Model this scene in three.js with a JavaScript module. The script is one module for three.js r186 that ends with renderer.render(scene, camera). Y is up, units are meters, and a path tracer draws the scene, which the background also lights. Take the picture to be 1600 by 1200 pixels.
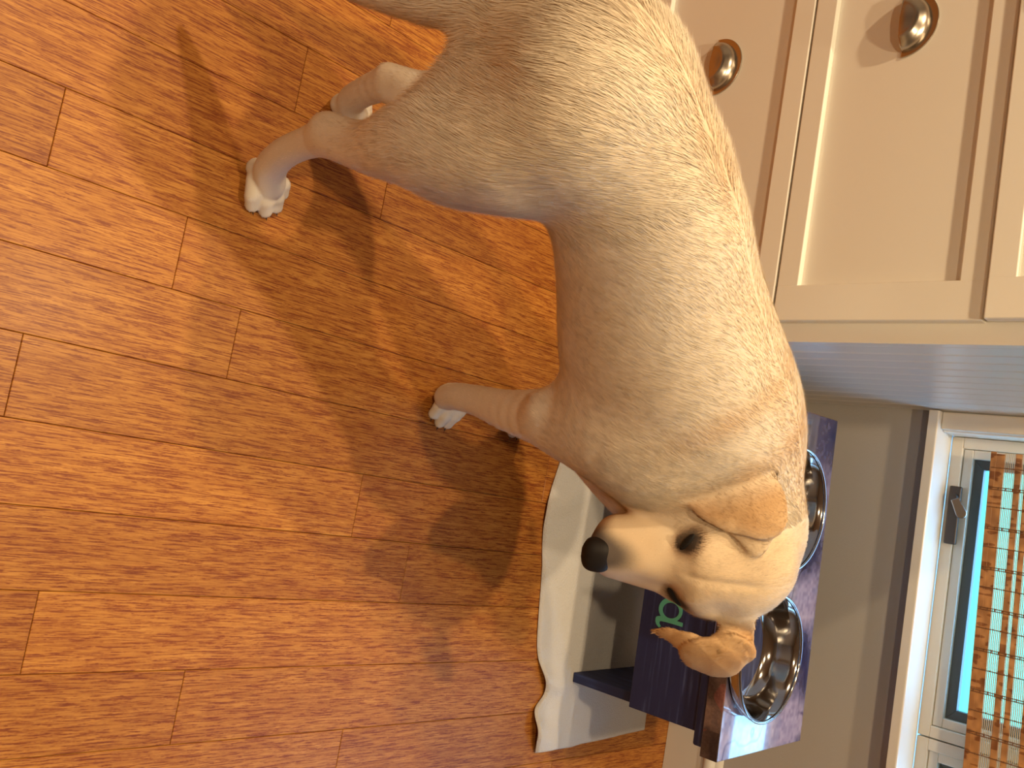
import * as THREE from 'three';
import { RectAreaLightUniformsLib } from 'three/addons/lights/RectAreaLightUniformsLib.js';
import { mergeGeometries } from 'three/addons/utils/BufferGeometryUtils.js';
import { RoundedBoxGeometry } from 'three/addons/geometries/RoundedBoxGeometry.js';

// ---------------------------------------------------------------- camera, sky, lights, exposure
const scene = new THREE.Scene();
const renderer = new THREE.WebGLRenderer({ antialias: true });
renderer.toneMapping = THREE.LinearToneMapping;
renderer.toneMappingExposure = 1.0;
renderer.shadowMap.enabled = true;
RectAreaLightUniformsLib.init();

const camera = new THREE.PerspectiveCamera(45.93, 4 / 3, 0.02, 60);   // the phone was held on its side: the picture's right is up
camera.matrixAutoUpdate = true;
{
  const right = new THREE.Vector3(-0.171, 0.7175, -0.6752), down = new THREE.Vector3(0.9792, 0.0476, -0.1975);
  const fwd = new THREE.Vector3().crossVectors(right, down).normalize();
  const dn = new THREE.Vector3().crossVectors(fwd, right).normalize();
  camera.quaternion.setFromRotationMatrix(new THREE.Matrix4().makeBasis(right.normalize(), dn.negate(), fwd.negate()));
  camera.position.set(0, 1.107, 0);
}
scene.add(camera);

scene.background = new THREE.Color(0.24, 0.57, 1.0);      // bright overcast daylight outside the window
scene.backgroundIntensity = 9.5;

const LAMP = { color: [1.0, 0.735, 0.44], power: [6.5, 8, 5.5, 8] };   // warm ceiling downlights

// ---------------------------------------------------------------- small helpers
let seed = 20240611;
const rnd = () => { seed = (seed + 0x6D2B79F5) | 0; let t = Math.imul(seed ^ (seed >>> 15), 1 | seed); t = (t + Math.imul(t ^ (t >>> 7), 61 | t)) ^ t; return ((t ^ (t >>> 14)) >>> 0) / 4294967296; };
const rr = (a, b) => a + (b - a) * rnd();
const clamp = (x, a, b) => Math.min(b, Math.max(a, x));
const sstep = (a, b, x) => { const t = clamp((x - a) / (b - a), 0, 1); return t * t * (3 - 2 * t); };
const hash = (x, y, z) => { let h = Math.imul(x, 374761393) + Math.imul(y, 668265263) + Math.imul(z, 1274126177); h = Math.imul(h ^ (h >>> 13), 1274126177); return ((h ^ (h >>> 16)) >>> 0) / 4294967296; };
function noise(x, y, z = 0, px = 0, py = 0) {             // value noise, periodic in x / y when px / py are given
  const xi = Math.floor(x), yi = Math.floor(y), zi = Math.floor(z);
  let fx = x - xi, fy = y - yi, fz = z - zi;
  fx = fx * fx * (3 - 2 * fx); fy = fy * fy * (3 - 2 * fy); fz = fz * fz * (3 - 2 * fz);
  const wx = (i) => (px ? ((i % px) + px) % px : i), wy = (i) => (py ? ((i % py) + py) % py : i);
  const x0 = wx(xi), x1 = wx(xi + 1), y0 = wy(yi), y1 = wy(yi + 1);
  const L = (a, b, t) => a + (b - a) * t;
  const s0 = L(L(hash(x0, y0, zi), hash(x1, y0, zi), fx), L(hash(x0, y1, zi), hash(x1, y1, zi), fx), fy);
  if (fz === 0) return s0;
  return L(s0, L(L(hash(x0, y0, zi + 1), hash(x1, y0, zi + 1), fx), L(hash(x0, y1, zi + 1), hash(x1, y1, zi + 1), fx), fy), fz);
}
const used = new Map();
function numbered(name) { const n = used.get(name) ?? 0; used.set(name, n + 1); return n ? `${name}_${String(n).padStart(3, '0')}` : name; }
function shade(o) { o.traverse((m) => { if (m.isMesh) { m.castShadow = true; m.receiveShadow = true; } }); return o; }
function part(name, geo, mat, parent) { const m = new THREE.Mesh(geo, mat); m.name = name; m.castShadow = m.receiveShadow = true; parent.add(m); return m; }
function thing(name, label, category, pos = [0, 0, 0], group) {
  const o = new THREE.Group(); o.name = numbered(name); o.position.set(...pos); scene.add(o);
  o.userData = { label, category }; if (group) o.userData.group = group; return o;
}
function structure(name, geo, mat) { const m = geo ? new THREE.Mesh(geo, mat) : new THREE.Group(); m.name = name; m.userData.kind = 'structure'; if (geo) m.castShadow = m.receiveShadow = true; scene.add(m); return m; }
const std = (o) => new THREE.MeshStandardMaterial(o), phys = (o) => new THREE.MeshPhysicalMaterial(o);
const lin = (r, g, b) => new THREE.Color().setRGB(r, g, b);
// a box between two corners, depth measured into the room from the camera (world z is minus that depth)
function box(x0, x1, y0, y1, d0, d1, bevel = 0) {
  const w = x1 - x0, h = y1 - y0, d = d1 - d0;
  const g = bevel ? new RoundedBoxGeometry(w, h, d, 2, Math.min(bevel, w * 0.45, h * 0.45, d * 0.45)) : new THREE.BoxGeometry(w, h, d);
  g.translate((x0 + x1) / 2, (y0 + y1) / 2, -(d0 + d1) / 2); return g;
}
const merge = (a) => mergeGeometries(a.map((g) => { const n = g.index ? g.toNonIndexed() : g; for (const k of Object.keys(n.attributes)) if (!['position', 'normal', 'uv'].includes(k)) n.deleteAttribute(k); return n; }));
function dataTexture(w, h, fill, srgb, rx = 1, ry = 1) {
  const d = new Uint8Array(w * h * 4), c = [0, 0, 0];
  for (let j = 0; j < h; j++) for (let i = 0; i < w; i++) { fill(i, j, c); const k = (j * w + i) * 4; d[k] = clamp(c[0], 0, 255); d[k + 1] = clamp(c[1], 0, 255); d[k + 2] = clamp(c[2], 0, 255); d[k + 3] = 255; }
  const t = new THREE.DataTexture(d, w, h); t.wrapS = t.wrapT = THREE.RepeatWrapping; t.magFilter = THREE.LinearFilter; t.minFilter = THREE.LinearMipmapLinearFilter; t.generateMipmaps = true;
  if (srgb) t.colorSpace = THREE.SRGBColorSpace; t.repeat.set(rx, ry); t.needsUpdate = true; return t;
}
// uv in metres from position, by the dominant normal axis
function boxUV(g, s = 1, swap = false) {
  const p = g.attributes.position, n = g.attributes.normal, uv = new Float32Array(p.count * 2);
  for (let i = 0; i < p.count; i++) {
    const ax = Math.abs(n.getX(i)), ay = Math.abs(n.getY(i)), az = Math.abs(n.getZ(i));
    let u, v; if (ay >= ax && ay >= az) { u = p.getX(i); v = p.getZ(i); } else if (ax >= az) { u = p.getZ(i); v = p.getY(i); } else { u = p.getX(i); v = p.getY(i); }
    uv[2 * i] = (swap ? v : u) * s; uv[2 * i + 1] = (swap ? u : v) * s;
  }
  g.setAttribute('uv', new THREE.BufferAttribute(uv, 2)); return g;
}

// ---------------------------------------------------------------- materials
const WALL_D = 1.8166;                                    // depth of the window wall
const grainBump = dataTexture(256, 256, (i, j, c) => { const v = 110 + 90 * noise(i / 4, j / 4, 0, 64, 64) + 50 * noise(i / 1.7, j / 1.7, 3, 150, 150); c[0] = c[1] = c[2] = v; }, false, 12, 12);
const wallMat = std({ color: lin(0.44, 0.425, 0.405), roughness: 0.75, bumpMap: grainBump, bumpScale: 0.0004 });
const trimMat = phys({ color: lin(0.72, 0.70, 0.64), roughness: 0.38, clearcoat: 0.7, clearcoatRoughness: 0.18 });
const trimMatWorn = std({ color: lin(0.68, 0.64, 0.56), roughness: 0.45 });
const ceilMat = std({ color: lin(0.50, 0.46, 0.40), roughness: 0.9 });
const cabMat = phys({ color: lin(0.82, 0.80, 0.73), roughness: 0.4, clearcoat: 0.3, clearcoatRoughness: 0.22 });
const darkGap = std({ color: lin(0.05, 0.04, 0.03), roughness: 0.9 });
const steelBrushed = std({ color: lin(0.50, 0.45, 0.38), metalness: 1, roughness: 0.27 });
const steelPolished = std({ color: lin(0.46, 0.45, 0.44), metalness: 1, roughness: 0.10 });

// strand-woven bamboo: long fibres and short dark flecks along the board
const FW = 2048, FH = 640;
const fleck = new Float32Array(FW * FH);
for (let n = 0; n < 30000; n++) {
  const L = rr(8, 80) * (rnd() < 0.2 ? 1.6 : 1), y = rr(0, FH), x = rr(0, FW), a = rr(0.08, 0.62) * (rnd() < 0.35 ? -0.6 : 1), th = rr(0.45, 1.25), sl = rr(-0.035, 0.035), ph = rr(0, 9);
  for (let i = 0; i < L; i++) {
    const t = i / L, env = Math.sin(Math.PI * t) ** 0.6 * (0.6 + 0.8 * noise(i / 5 + ph, n)), yc = y + sl * i + 1.2 * (noise(i / 14, n, 7) - 0.5);
    for (let k = -3; k <= 3; k++) { const yy = Math.floor(yc) + k, w = Math.exp(-(((yy - yc) / th) ** 2)); if (w > 0.05) fleck[(((yy % FH) + FH) % FH) * FW + ((Math.floor(x + i)) % FW)] += a * env * w; }
  }
}
const woodV = (i, j) => 0.50 + 0.34 * (noise(i / 64, j / 2.5, 1, 32, 256) - 0.5) + 0.22 * (noise(i / 24, j / 1.25, 2, 85, 512) - 0.5) + 0.30 * (noise(i / 160, j / 16, 4, 12, 40) - 0.5);
const woodMap = dataTexture(FW, FH, (i, j, c) => {
  const v = clamp(woodV(i, j), 0, 1), f = fleck[j * FW + i], d = clamp(f * 1.35, 0, 1) * 0.9, l = clamp(-f, 0, 1) * 0.35;
  let r = 150 + 62 * v, g = 89 + 64 * v, b = 30 + 42 * v;
  r += (118 - r) * d; g += (54 - g) * d; b += (21 - b) * d; r += (228 - r) * l; g += (176 - g) * l; b += (106 - b) * l;
  c[0] = r; c[1] = g; c[2] = b;
}, true);
const woodBump = dataTexture(FW / 2, FH / 2, (i, j, c) => { const v = 150 + 60 * (woodV(i * 2, j * 2) - 0.5) - 70 * clamp(fleck[j * 2 * FW + i * 2], 0, 1); c[0] = c[1] = c[2] = v; }, false);
const plankMats = [[1, 1, 1], [0.93, 0.91, 0.88], [1.06, 1.06, 1.06], [0.98, 0.94, 0.92], [0.90, 0.87, 0.85]].map((t) => phys({ color: lin(...t), map: woodMap, bumpMap: woodBump, bumpScale: 0.0002, roughness: 0.48, specularIntensity: 0.7, clearcoat: 0.06, clearcoatRoughness: 0.25 }));

// ---------------------------------------------------------------- room shell
const RX0 = -2.6, RX1 = 2.1, RD0 = -2.3, CEIL = 2.42, TH = 0.14;
const floor = structure('floor', box(RX0 - TH, RX1 + TH, -0.06, -0.013, RD0 - TH, WALL_D + TH), darkGap);
function plank(x0, x1, d0, d1) {                          // chamfered board, grain along depth
  const e = 0.0003, c = 0.0007, yb = -0.014;
  const P = [], U = [], I = [], uo = rnd(), vo = rnd();
  const ring = (dx, y) => [[x0 + dx, y, -(d0 + dx)], [x1 - dx, y, -(d0 + dx)], [x1 - dx, y, -(d1 - dx)], [x0 + dx, y, -(d1 - dx)]];
  const quad = (a, b, cc, d) => { const k = P.length / 3; for (const q of [a, b, cc, d]) { P.push(...q); U.push(-q[2] + uo, (q[0] + q[1]) / 0.3125 + vo); } I.push(k, k + 1, k + 2, k, k + 2, k + 3); };
  const t = ring(e + c, 0), m = ring(e, -c), b = ring(e, yb);
  quad(t[0], t[1], t[2], t[3]);
  for (let i = 0; i < 4; i++) { const j = (i + 1) % 4; quad(m[i], m[j], t[j], t[i]); quad(b[i], b[j], m[j], m[i]); }
  const g = new THREE.BufferGeometry(); g.setAttribute('position', new THREE.Float32BufferAttribute(P, 3)); g.setAttribute('uv', new THREE.Float32BufferAttribute(U, 2)); g.setIndex(I);
  const n = g.toNonIndexed(); n.computeVertexNormals(); return n;
}
{
  const PW = 0.0954, X0 = 0.0218, joints = { 0: 0.849, [-1]: 1.2627, [-2]: 0.597, [-3]: 0.4988, [-4]: 0.3265, [-5]: 0.79, [-6]: 0.615, 1: 0.966, 2: 0.422, 3: 0.6247, 4: 0.9015 };
  const step = 0.92, outer = [];
  for (let k = Math.floor((RX0 - X0) / PW); X0 + k * PW < RX1; k++) {
    const j0 = joints[k] ?? rr(0, step), xs = Math.max(RX0, X0 + k * PW), xe = Math.min(RX1, X0 + (k + 1) * PW);
    const seen = k >= -13 && k <= 8;
    let a = j0 - Math.ceil((j0 - RD0) / step) * step;
    for (; a < WALL_D; a += step) {
      const d0 = Math.max(a, RD0), d1 = Math.min(a + step, WALL_D); if (d1 - d0 < 0.01) continue;
      const g = plank(xs, xe, d0, d1);
      if (seen && d1 > 0.05) part('plank', g, plankMats[Math.floor(rnd() * 5)], floor); else outer.push(g);
    }
  }
  const rest = part('plank_field', mergeGeometries(outer), plankMats[0], floor); rest.userData.kind = 'stuff';
}
structure('ceiling', box(RX0 - TH, RX1 + TH, CEIL, CEIL + 0.1, RD0 - TH, WALL_D + TH), ceilMat);
structure('wall_left', box(RX0 - TH, RX0, -0.06, CEIL, RD0, WALL_D), wallMat);
structure('wall_right', box(RX1, RX1 + TH, -0.06, CEIL, RD0, WALL_D), wallMat);
structure('wall_front', box(RX0 - TH, RX1 + TH, -0.06, CEIL, RD0 - TH, RD0), wallMat);
const WX0 = -0.2480, WX1 = 1.44, SILL = 0.4945, WY1 = 1.62;    // the window opening
structure('wall_back', merge([
  box(RX0 - TH, WX0, -0.06, CEIL, WALL_D, WALL_D + TH), box(WX1, RX1 + TH, -0.06, CEIL, WALL_D, WALL_D + TH),
  box(WX0, WX1, -0.06, SILL - 0.02, WALL_D, WALL_D + TH), box(WX0, WX1, WY1, CEIL, WALL_D, WALL_D + TH)]), wallMat);
{                                                          // baseboard with a bead on top
  const s = new THREE.Shape(); s.moveTo(0, 0.001); s.lineTo(0.013, 0.001); s.lineTo(0.013, 0.098); s.lineTo(0.0185, 0.101); s.bezierCurveTo(0.023, 0.106, 0.022, 0.118, 0.015, 0.121); s.lineTo(0.010, 0.124); s.bezierCurveTo(0.009, 0.132, 0.004, 0.136, 0, 0.138); s.closePath();
  const g = new THREE.ExtrudeGeometry(s, { depth: RX1 + 0.2814, bevelEnabled: false, curveSegments: 8 });
  g.rotateY(-Math.PI / 2); g.translate(RX1, 0, -WALL_D); structure('baseboard_back', g, trimMat);
}
structure('ground', box(-14, 14, -0.5, -0.35, WALL_D + TH + 0.05, 24), std({ color: lin(0.075, 0.25, 0.11), roughness: 0.95 }));

// window: stool, casing, frames, sashes, panes, latch
const FD = WALL_D + 0.056;                                 // depth of the frame's face
{
  const st = structure('trim_1', null); st.position.set(0, 0, 0);
  const s = new THREE.Shape(); s.moveTo(0, 0); s.lineTo(-0.085, 0); s.lineTo(-0.085, 0.0185); s.lineTo(-0.004, 0.0185); s.quadraticCurveTo(0, 0.0185, 0, 0.0145); s.closePath();
  const g = new THREE.ExtrudeGeometry(s, { depth: WX1 + 0.2790, bevelEnabled: false, curveSegments: 6 });
  g.rotateY(-Math.PI / 2); g.translate(WX1, SILL - 0.0185, -(WALL_D - 0.03)); part('window_stool', g, trimMat, st);
  const c = structure('trim_2', null);
  part('casing_board', box(-0.2795, WX0 + 0.002, SILL + 0.0004, WY1 + 0.06, WALL_D - 0.014, WALL_D, 0.0025), trimMatWorn, c);
  part('casing_board', box(WX1 - 0.002, WX1 + 0.07, SILL + 0.0004, WY1 + 0.06, WALL_D - 0.014, WALL_D, 0.0025), trimMatWorn, c);
  part('casing_board', box(WX0 + 0.002, WX1 - 0.002, WY1, WY1 + 0.06, WALL_D - 0.014, WALL_D, 0.0025), trimMatWorn, c);
}
const win = structure('window_1', null);
const sashMat = std({ color: lin(0.10, 0.115, 0.12), roughness: 0.5, metalness: 0.2 });
const paneMat = phys({ color: 0xffffff, transmission: 1, thickness: 0, roughness: 0.02, ior: 1.45 });
part('jamb', box(WX0, WX0 + 0.005, SILL + 0.0003, WY1, WALL_D, FD + 0.06, 0.001), trimMat, win);
function unit(x0, x1, y0, y1) {
  const fw = 0.0215, f2 = 0.0175;                          // outer frame, then the stepped inner member
  const ring = (a, d0, d1, w, mat, name) => {
    part(name, box(x0 + a, x1 - a, y0 + a, y0 + a + w, d0, d1, 0.0018), mat, win); part(name, box(x0 + a, x1 - a, y1 - a - w, y1 - a, d0, d1, 0.0018), mat, win);
    part(name, box(x0 + a, x0 + a + w, y0 + a + w, y1 - a - w, d0, d1, 0.0018), mat, win); part(name, box(x1 - a - w, x1 - a, y0 + a + w, y1 - a - w, d0, d1, 0.0018), mat, win);
  };
  ring(0.0006, FD, FD + 0.07, fw, trimMatWorn, 'window_frame');
  ring(fw + 0.0012, FD + 0.007, FD + 0.065, f2, trimMat, 'frame_stop');
  // mitred screen sash: four trapezoid bars
  const a = fw + f2 + 0.0014, w = 0.018, X0 = x0 + a, X1 = x1 - a, Y0 = y0 + a, Y1 = y1 - a;
  const bar = (q) => { const s = new THREE.Shape(q.map((p) => new THREE.Vector2(...p))); const g = new THREE.ExtrudeGeometry(s, { depth: 0.014, bevelEnabled: true, bevelSize: 0.0008, bevelThickness: 0.0008, bevelSegments: 1, bevelOffset: -0.0009 }); g.translate(0, 0, -(FD + 0.034)); return part('sash_bar', g, sashMat, win); };
  bar([[X0, Y0], [X1, Y0], [X1 - w, Y0 + w], [X0 + w, Y0 + w]]); bar([[X0, Y1], [X0 + w, Y1 - w], [X1 - w, Y1 - w], [X1, Y1]]);
  bar([[X0, Y0], [X0 + w, Y0 + w], [X0 + w, Y1 - w], [X0, Y1]]); bar([[X1, Y0], [X1, Y1], [X1 - w, Y1 - w], [X1 - w, Y0 + w]]);
  part('pane', box(X0 + w * 0.7, X1 - w * 0.7, Y0 + w * 0.7, Y1 - w * 0.7, FD + 0.036, FD + 0.039), paneMat, win);
}
const MX = 0.330;                                          // joint between the two window units
unit(WX0 + 0.005, MX, SILL, WY1 - 0.005);
unit(MX + 0.001, 0.94, SILL, WY1 - 0.005);
unit(0.941, WX1, SILL, WY1 - 0.005);
{                                                          // the casement latch on the lower frame
  const lm = std({ color: lin(0.075, 0.06, 0.05), roughness: 0.35, metalness: 0.6 });
  const l = part('latch', box(-0.1455, -0.0335, SILL + 0.009, SILL + 0.031, FD - 0.010, FD, 0.003), lm, win);
  const hub = new THREE.CylinderGeometry(0.0065, 0.0075, 0.014, 20); hub.rotateX(Math.PI / 2); hub.translate(-0.123, SILL + 0.021, -(FD - 0.015)); part('latch_hub', hub, lm, l);
  const s = new THREE.Shape(); s.moveTo(-0.006, 0); s.lineTo(-0.0085, 0.026); s.absarc(0, 0.028, 0.0085, Math.PI, 0, true); s.lineTo(0.006, 0); s.closePath();
  const lg = new THREE.ExtrudeGeometry(s, { depth: 0.004, bevelEnabled: true, bevelSize: 0.0012, bevelThickness: 0.0012, bevelSegments: 2 });
  lg.rotateZ(-1.08); lg.rotateX(-0.30); lg.translate(-0.119, SILL + 0.024, -(FD - 0.018)); part('latch_lever', lg, std({ color: lin(0.55, 0.55, 0.55), roughness: 0.2, metalness: 1 }), l);
}

// ---------------------------------------------------------------- ceiling downlights (each with its own lamp)
function downlight(x, d, power, label) {
  const t = thing('recessed_light', label, 'light', [x, CEIL, -d]);
  const prof = [[0.052, -0.001], [0.075, -0.001], [0.078, -0.004], [0.074, -0.007], [0.060, -0.008], [0.052, -0.004], [0.052, -0.001]].map((p) => new THREE.Vector2(...p));
  part('trim_ring', new THREE.LatheGeometry(prof, 40), trimMat, t);
  const lens = new THREE.CylinderGeometry(0.051, 0.051, 0.003, 32); lens.translate(0, -0.003, 0);
  part('lens', lens, std({ color: lin(0.9, 0.85, 0.75), emissive: lin(...LAMP.color), emissiveIntensity: 8, roughness: 0.5 }), t);
  const L = new THREE.SpotLight(lin(...LAMP.color), power, 0, 1.35, 0.6, 2); L.position.set(0, -0.02, 0); L.target.position.set(0, -2, 0); L.castShadow = true; L.shadow.radius = 2; L.shadow.mapSize.set(2048, 2048); t.add(L, L.target);
}
downlight(-0.35, 1.08, LAMP.power[0], 'round recessed ceiling downlight above the cabinet front');
downlight(-1.45, 0.52, LAMP.power[1], 'round recessed ceiling downlight over the open floor near the left wall');
downlight(-0.12, 0.46, LAMP.power[2], 'round recessed ceiling downlight over the open floor in the middle of the room');
downlight(0.05, -0.75, LAMP.power[3], 'round recessed ceiling downlight farthest from the window wall');

// ---------------------------------------------------------------- base cabinet with three shaker drawers
const CX1 = -0.2814, CX0 = -1.2265, CF = 1.2325, DF = 1.2135, CB = WALL_D - 0.001, CT = 0.846;
const cab = thing('base_cabinet', 'cream painted kitchen base cabinet with three wide shaker drawers and a beaded end panel', 'cabinet', [0, 0, 0]);
part('carcass', box(CX0 + 0.004, CX1 - 0.012, 0.103, CT, CF + 0.018, CB), cabMat, cab);
part('toe_kick', box(CX0 + 0.004, CX1 - 0.012, 0.0, 0.103, CF + 0.075, CF + 0.09), cabMat, cab);
part('frame_stile', box(CX1 - 0.038, CX1, 0.103, CT, CF, CF + 0.019, 0.001), cabMat, cab);
part('frame_stile', box(CX0, CX0 + 0.038, 0.103, CT, CF, CF + 0.019, 0.001), cabMat, cab);
for (const [a, b] of [[0.103, 0.122], [0.424, 0.446], [0.722, 0.745], [0.825, CT]]) part('frame_rail', box(CX0 + 0.038, CX1 - 0.038, a, b, CF + 0.0003, CF + 0.019, 0.0005), cabMat, cab);
function cupPull() {
  const g = new THREE.Group();
  // hollow quarter dome with a stepped ridge, open below
  const nu = 40, nv = 16, A = 0.0425, B = 0.037, C = 0.026, P = [], I = [];
  const pt = (u, v, s) => { const th = Math.PI * u, ph = (Math.PI / 2) * v; let r = Math.cos(ph), z = Math.sin(ph); const ridge = 0.0018 * Math.exp(-(((v - 0.55) / 0.06) ** 2)); return [(A * s) * r * Math.cos(th), (B * s) * r * Math.sin(th), (C * s + ridge) * z ** 0.75]; };
  const sheet = (s, flip) => { const k = P.length / 3; for (let j = 0; j <= nv; j++) for (let i = 0; i <= nu; i++) P.push(...pt(i / nu, j / nv, s)); for (let j = 0; j < nv; j++) for (let i = 0; i < nu; i++) { const a = k + j * (nu + 1) + i, b = a + 1, c = a + nu + 1, d = c + 1; flip ? I.push(a, c, b, b, c, d) : I.push(a, b, c, b, d, c); } return k; };
  const k0 = sheet(1, false), k1 = sheet(0.94, true);
  for (const col of [0, nu]) for (let j = 0; j < nv; j++) { const a = k0 + j * (nu + 1) + col, b = a + nu + 1, c = k1 + j * (nu + 1) + col, d = c + nu + 1; I.push(a, b, c, b, d, c); }
  const dome = new THREE.BufferGeometry(); dome.setAttribute('position', new THREE.Float32BufferAttribute(P, 3)); dome.setIndex(I); dome.computeVertexNormals();
  part('cup', dome, steelBrushed, g);
  const s = new THREE.Shape(); s.moveTo(0.0495, -0.004); s.absellipse(0, 0, 0.0495, 0.0455, 0, Math.PI, false); s.lineTo(-0.0495, -0.004); s.lineTo(-0.0405, 0); s.absellipse(0, 0, 0.0405, 0.035, Math.PI, 0, true); s.closePath();
  const fl = new THREE.ExtrudeGeometry(s, { depth: 0.0018, bevelEnabled: true, bevelSize: 0.0008, bevelThickness: 0.0007, bevelSegments: 2, curveSegments: 40 }); fl.translate(0, 0, 0.0006);
  part('flange', fl, steelBrushed, g);
  return g;
}
const pull = cupPull();
function drawer(y0, y1, out, pulled) {
  const d = new THREE.Group(); d.name = 'drawer'; cab.add(d);
  const x0 = -1.199, x1 = -0.3095, S = 0.0545, R = 0.034, F = DF - out, Bk = CF - 0.0004 - out, bv = 0.0022;
  part('drawer_stile', box(x0, x0 + S, y0, y1, F, Bk, bv), cabMat, d); part('drawer_stile', box(x1 - S, x1, y0, y1, F, Bk, bv), cabMat, d);
  part('drawer_rail', box(x0 + S - 0.002, x1 - S + 0.002, y0, y0 + R, F + 0.0002, Bk, bv), cabMat, d); part('drawer_rail', box(x0 + S - 0.002, x1 - S + 0.002, y1 - R, y1, F + 0.0002, Bk, bv), cabMat, d);
  part('drawer_panel', box(x0 + S - 0.004, x1 - S + 0.004, y0 + R - 0.004, y1 - R + 0.004, F + 0.0105, Bk - 0.001), cabMat, d);
  if (out) part('drawer_box', box(x0 + 0.03, x1 - 0.03, y0 + 0.012, y1 - 0.02, Bk, Bk + 0.4), cabMat, d);
  if (pulled) { const h = new THREE.Mesh(mergeGeometries(pull.children.map((m) => { const n = m.geometry.index ? m.geometry.toNonIndexed() : m.geometry.clone(); n.deleteAttribute('uv'); return n; })), steelBrushed); h.name = 'handle'; h.userData.label = 'brushed nickel cup pull'; h.castShadow = h.receiveShadow = true; h.position.set(-0.754, pulled, -(F + 0.0103)); d.add(h); }
}
drawer(0.1165, 0.4325, 0, 0.2625);
drawer(0.4357, 0.7295, 0, 0.5765);
drawer(0.7330, 0.838, 0.010, 0.775);
{                                                          // beaded end panel, board by board, with a cove at the wall
  const x = CX1, y1 = CT, n = 11, d0 = CF + 0.0195, w = 0.0508;
  for (let i = 0; i < n; i++) {
    const a = d0 + i * w, b = Math.min(a + w, CB - 0.001); if (b - a < 0.01) break;
    const s = new THREE.Shape(), c = 0.0032; s.moveTo(0, 0); s.lineTo(0.0095, 0); s.lineTo(0.0120, c); s.lineTo(0.0120, b - a - c * 2.2); s.quadraticCurveTo(0.0135, b - a - c * 1.3, 0.0112, b - a - c * 0.4); s.lineTo(0.0095, b - a); s.lineTo(0, b - a); s.closePath();
    const g = new THREE.ExtrudeGeometry(s, { depth: y1 - 0.002, bevelEnabled: false, curveSegments: 4 });
    g.rotateX(-Math.PI / 2); g.translate(x - 0.0125, 0.001, -a); part('bead_board', g, cabMat, cab);
  }
  const q = new THREE.Shape(); q.moveTo(0, 0); q.lineTo(0.014, 0); q.quadraticCurveTo(0.004, 0.004, 0, 0.016); q.closePath();
  const cg = new THREE.ExtrudeGeometry(q, { depth: SILL - 0.05, bevelEnabled: false, curveSegments: 6 }); cg.rotateX(-Math.PI / 2); cg.scale(1, 1, 1); cg.translate(x, 0.002, -(CB - 0.0175)); 
  part('base_shoe', box(x, x + 0.009, 0.0, 0.07, CF + 0.02, CB - 0.001, 0.003), cabMat, cab);
}
const ct = thing('countertop', 'pale stone countertop slab on top of the cream drawer cabinet', 'countertop');
part('slab', box(CX0 - 0.01, CX1 + 0.012, CT + 0.0006, CT + 0.036, CF - 0.028, CB - 0.0005, 0.004), phys({ color: lin(0.5, 0.47, 0.43), roughness: 0.25 }), ct);

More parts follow.
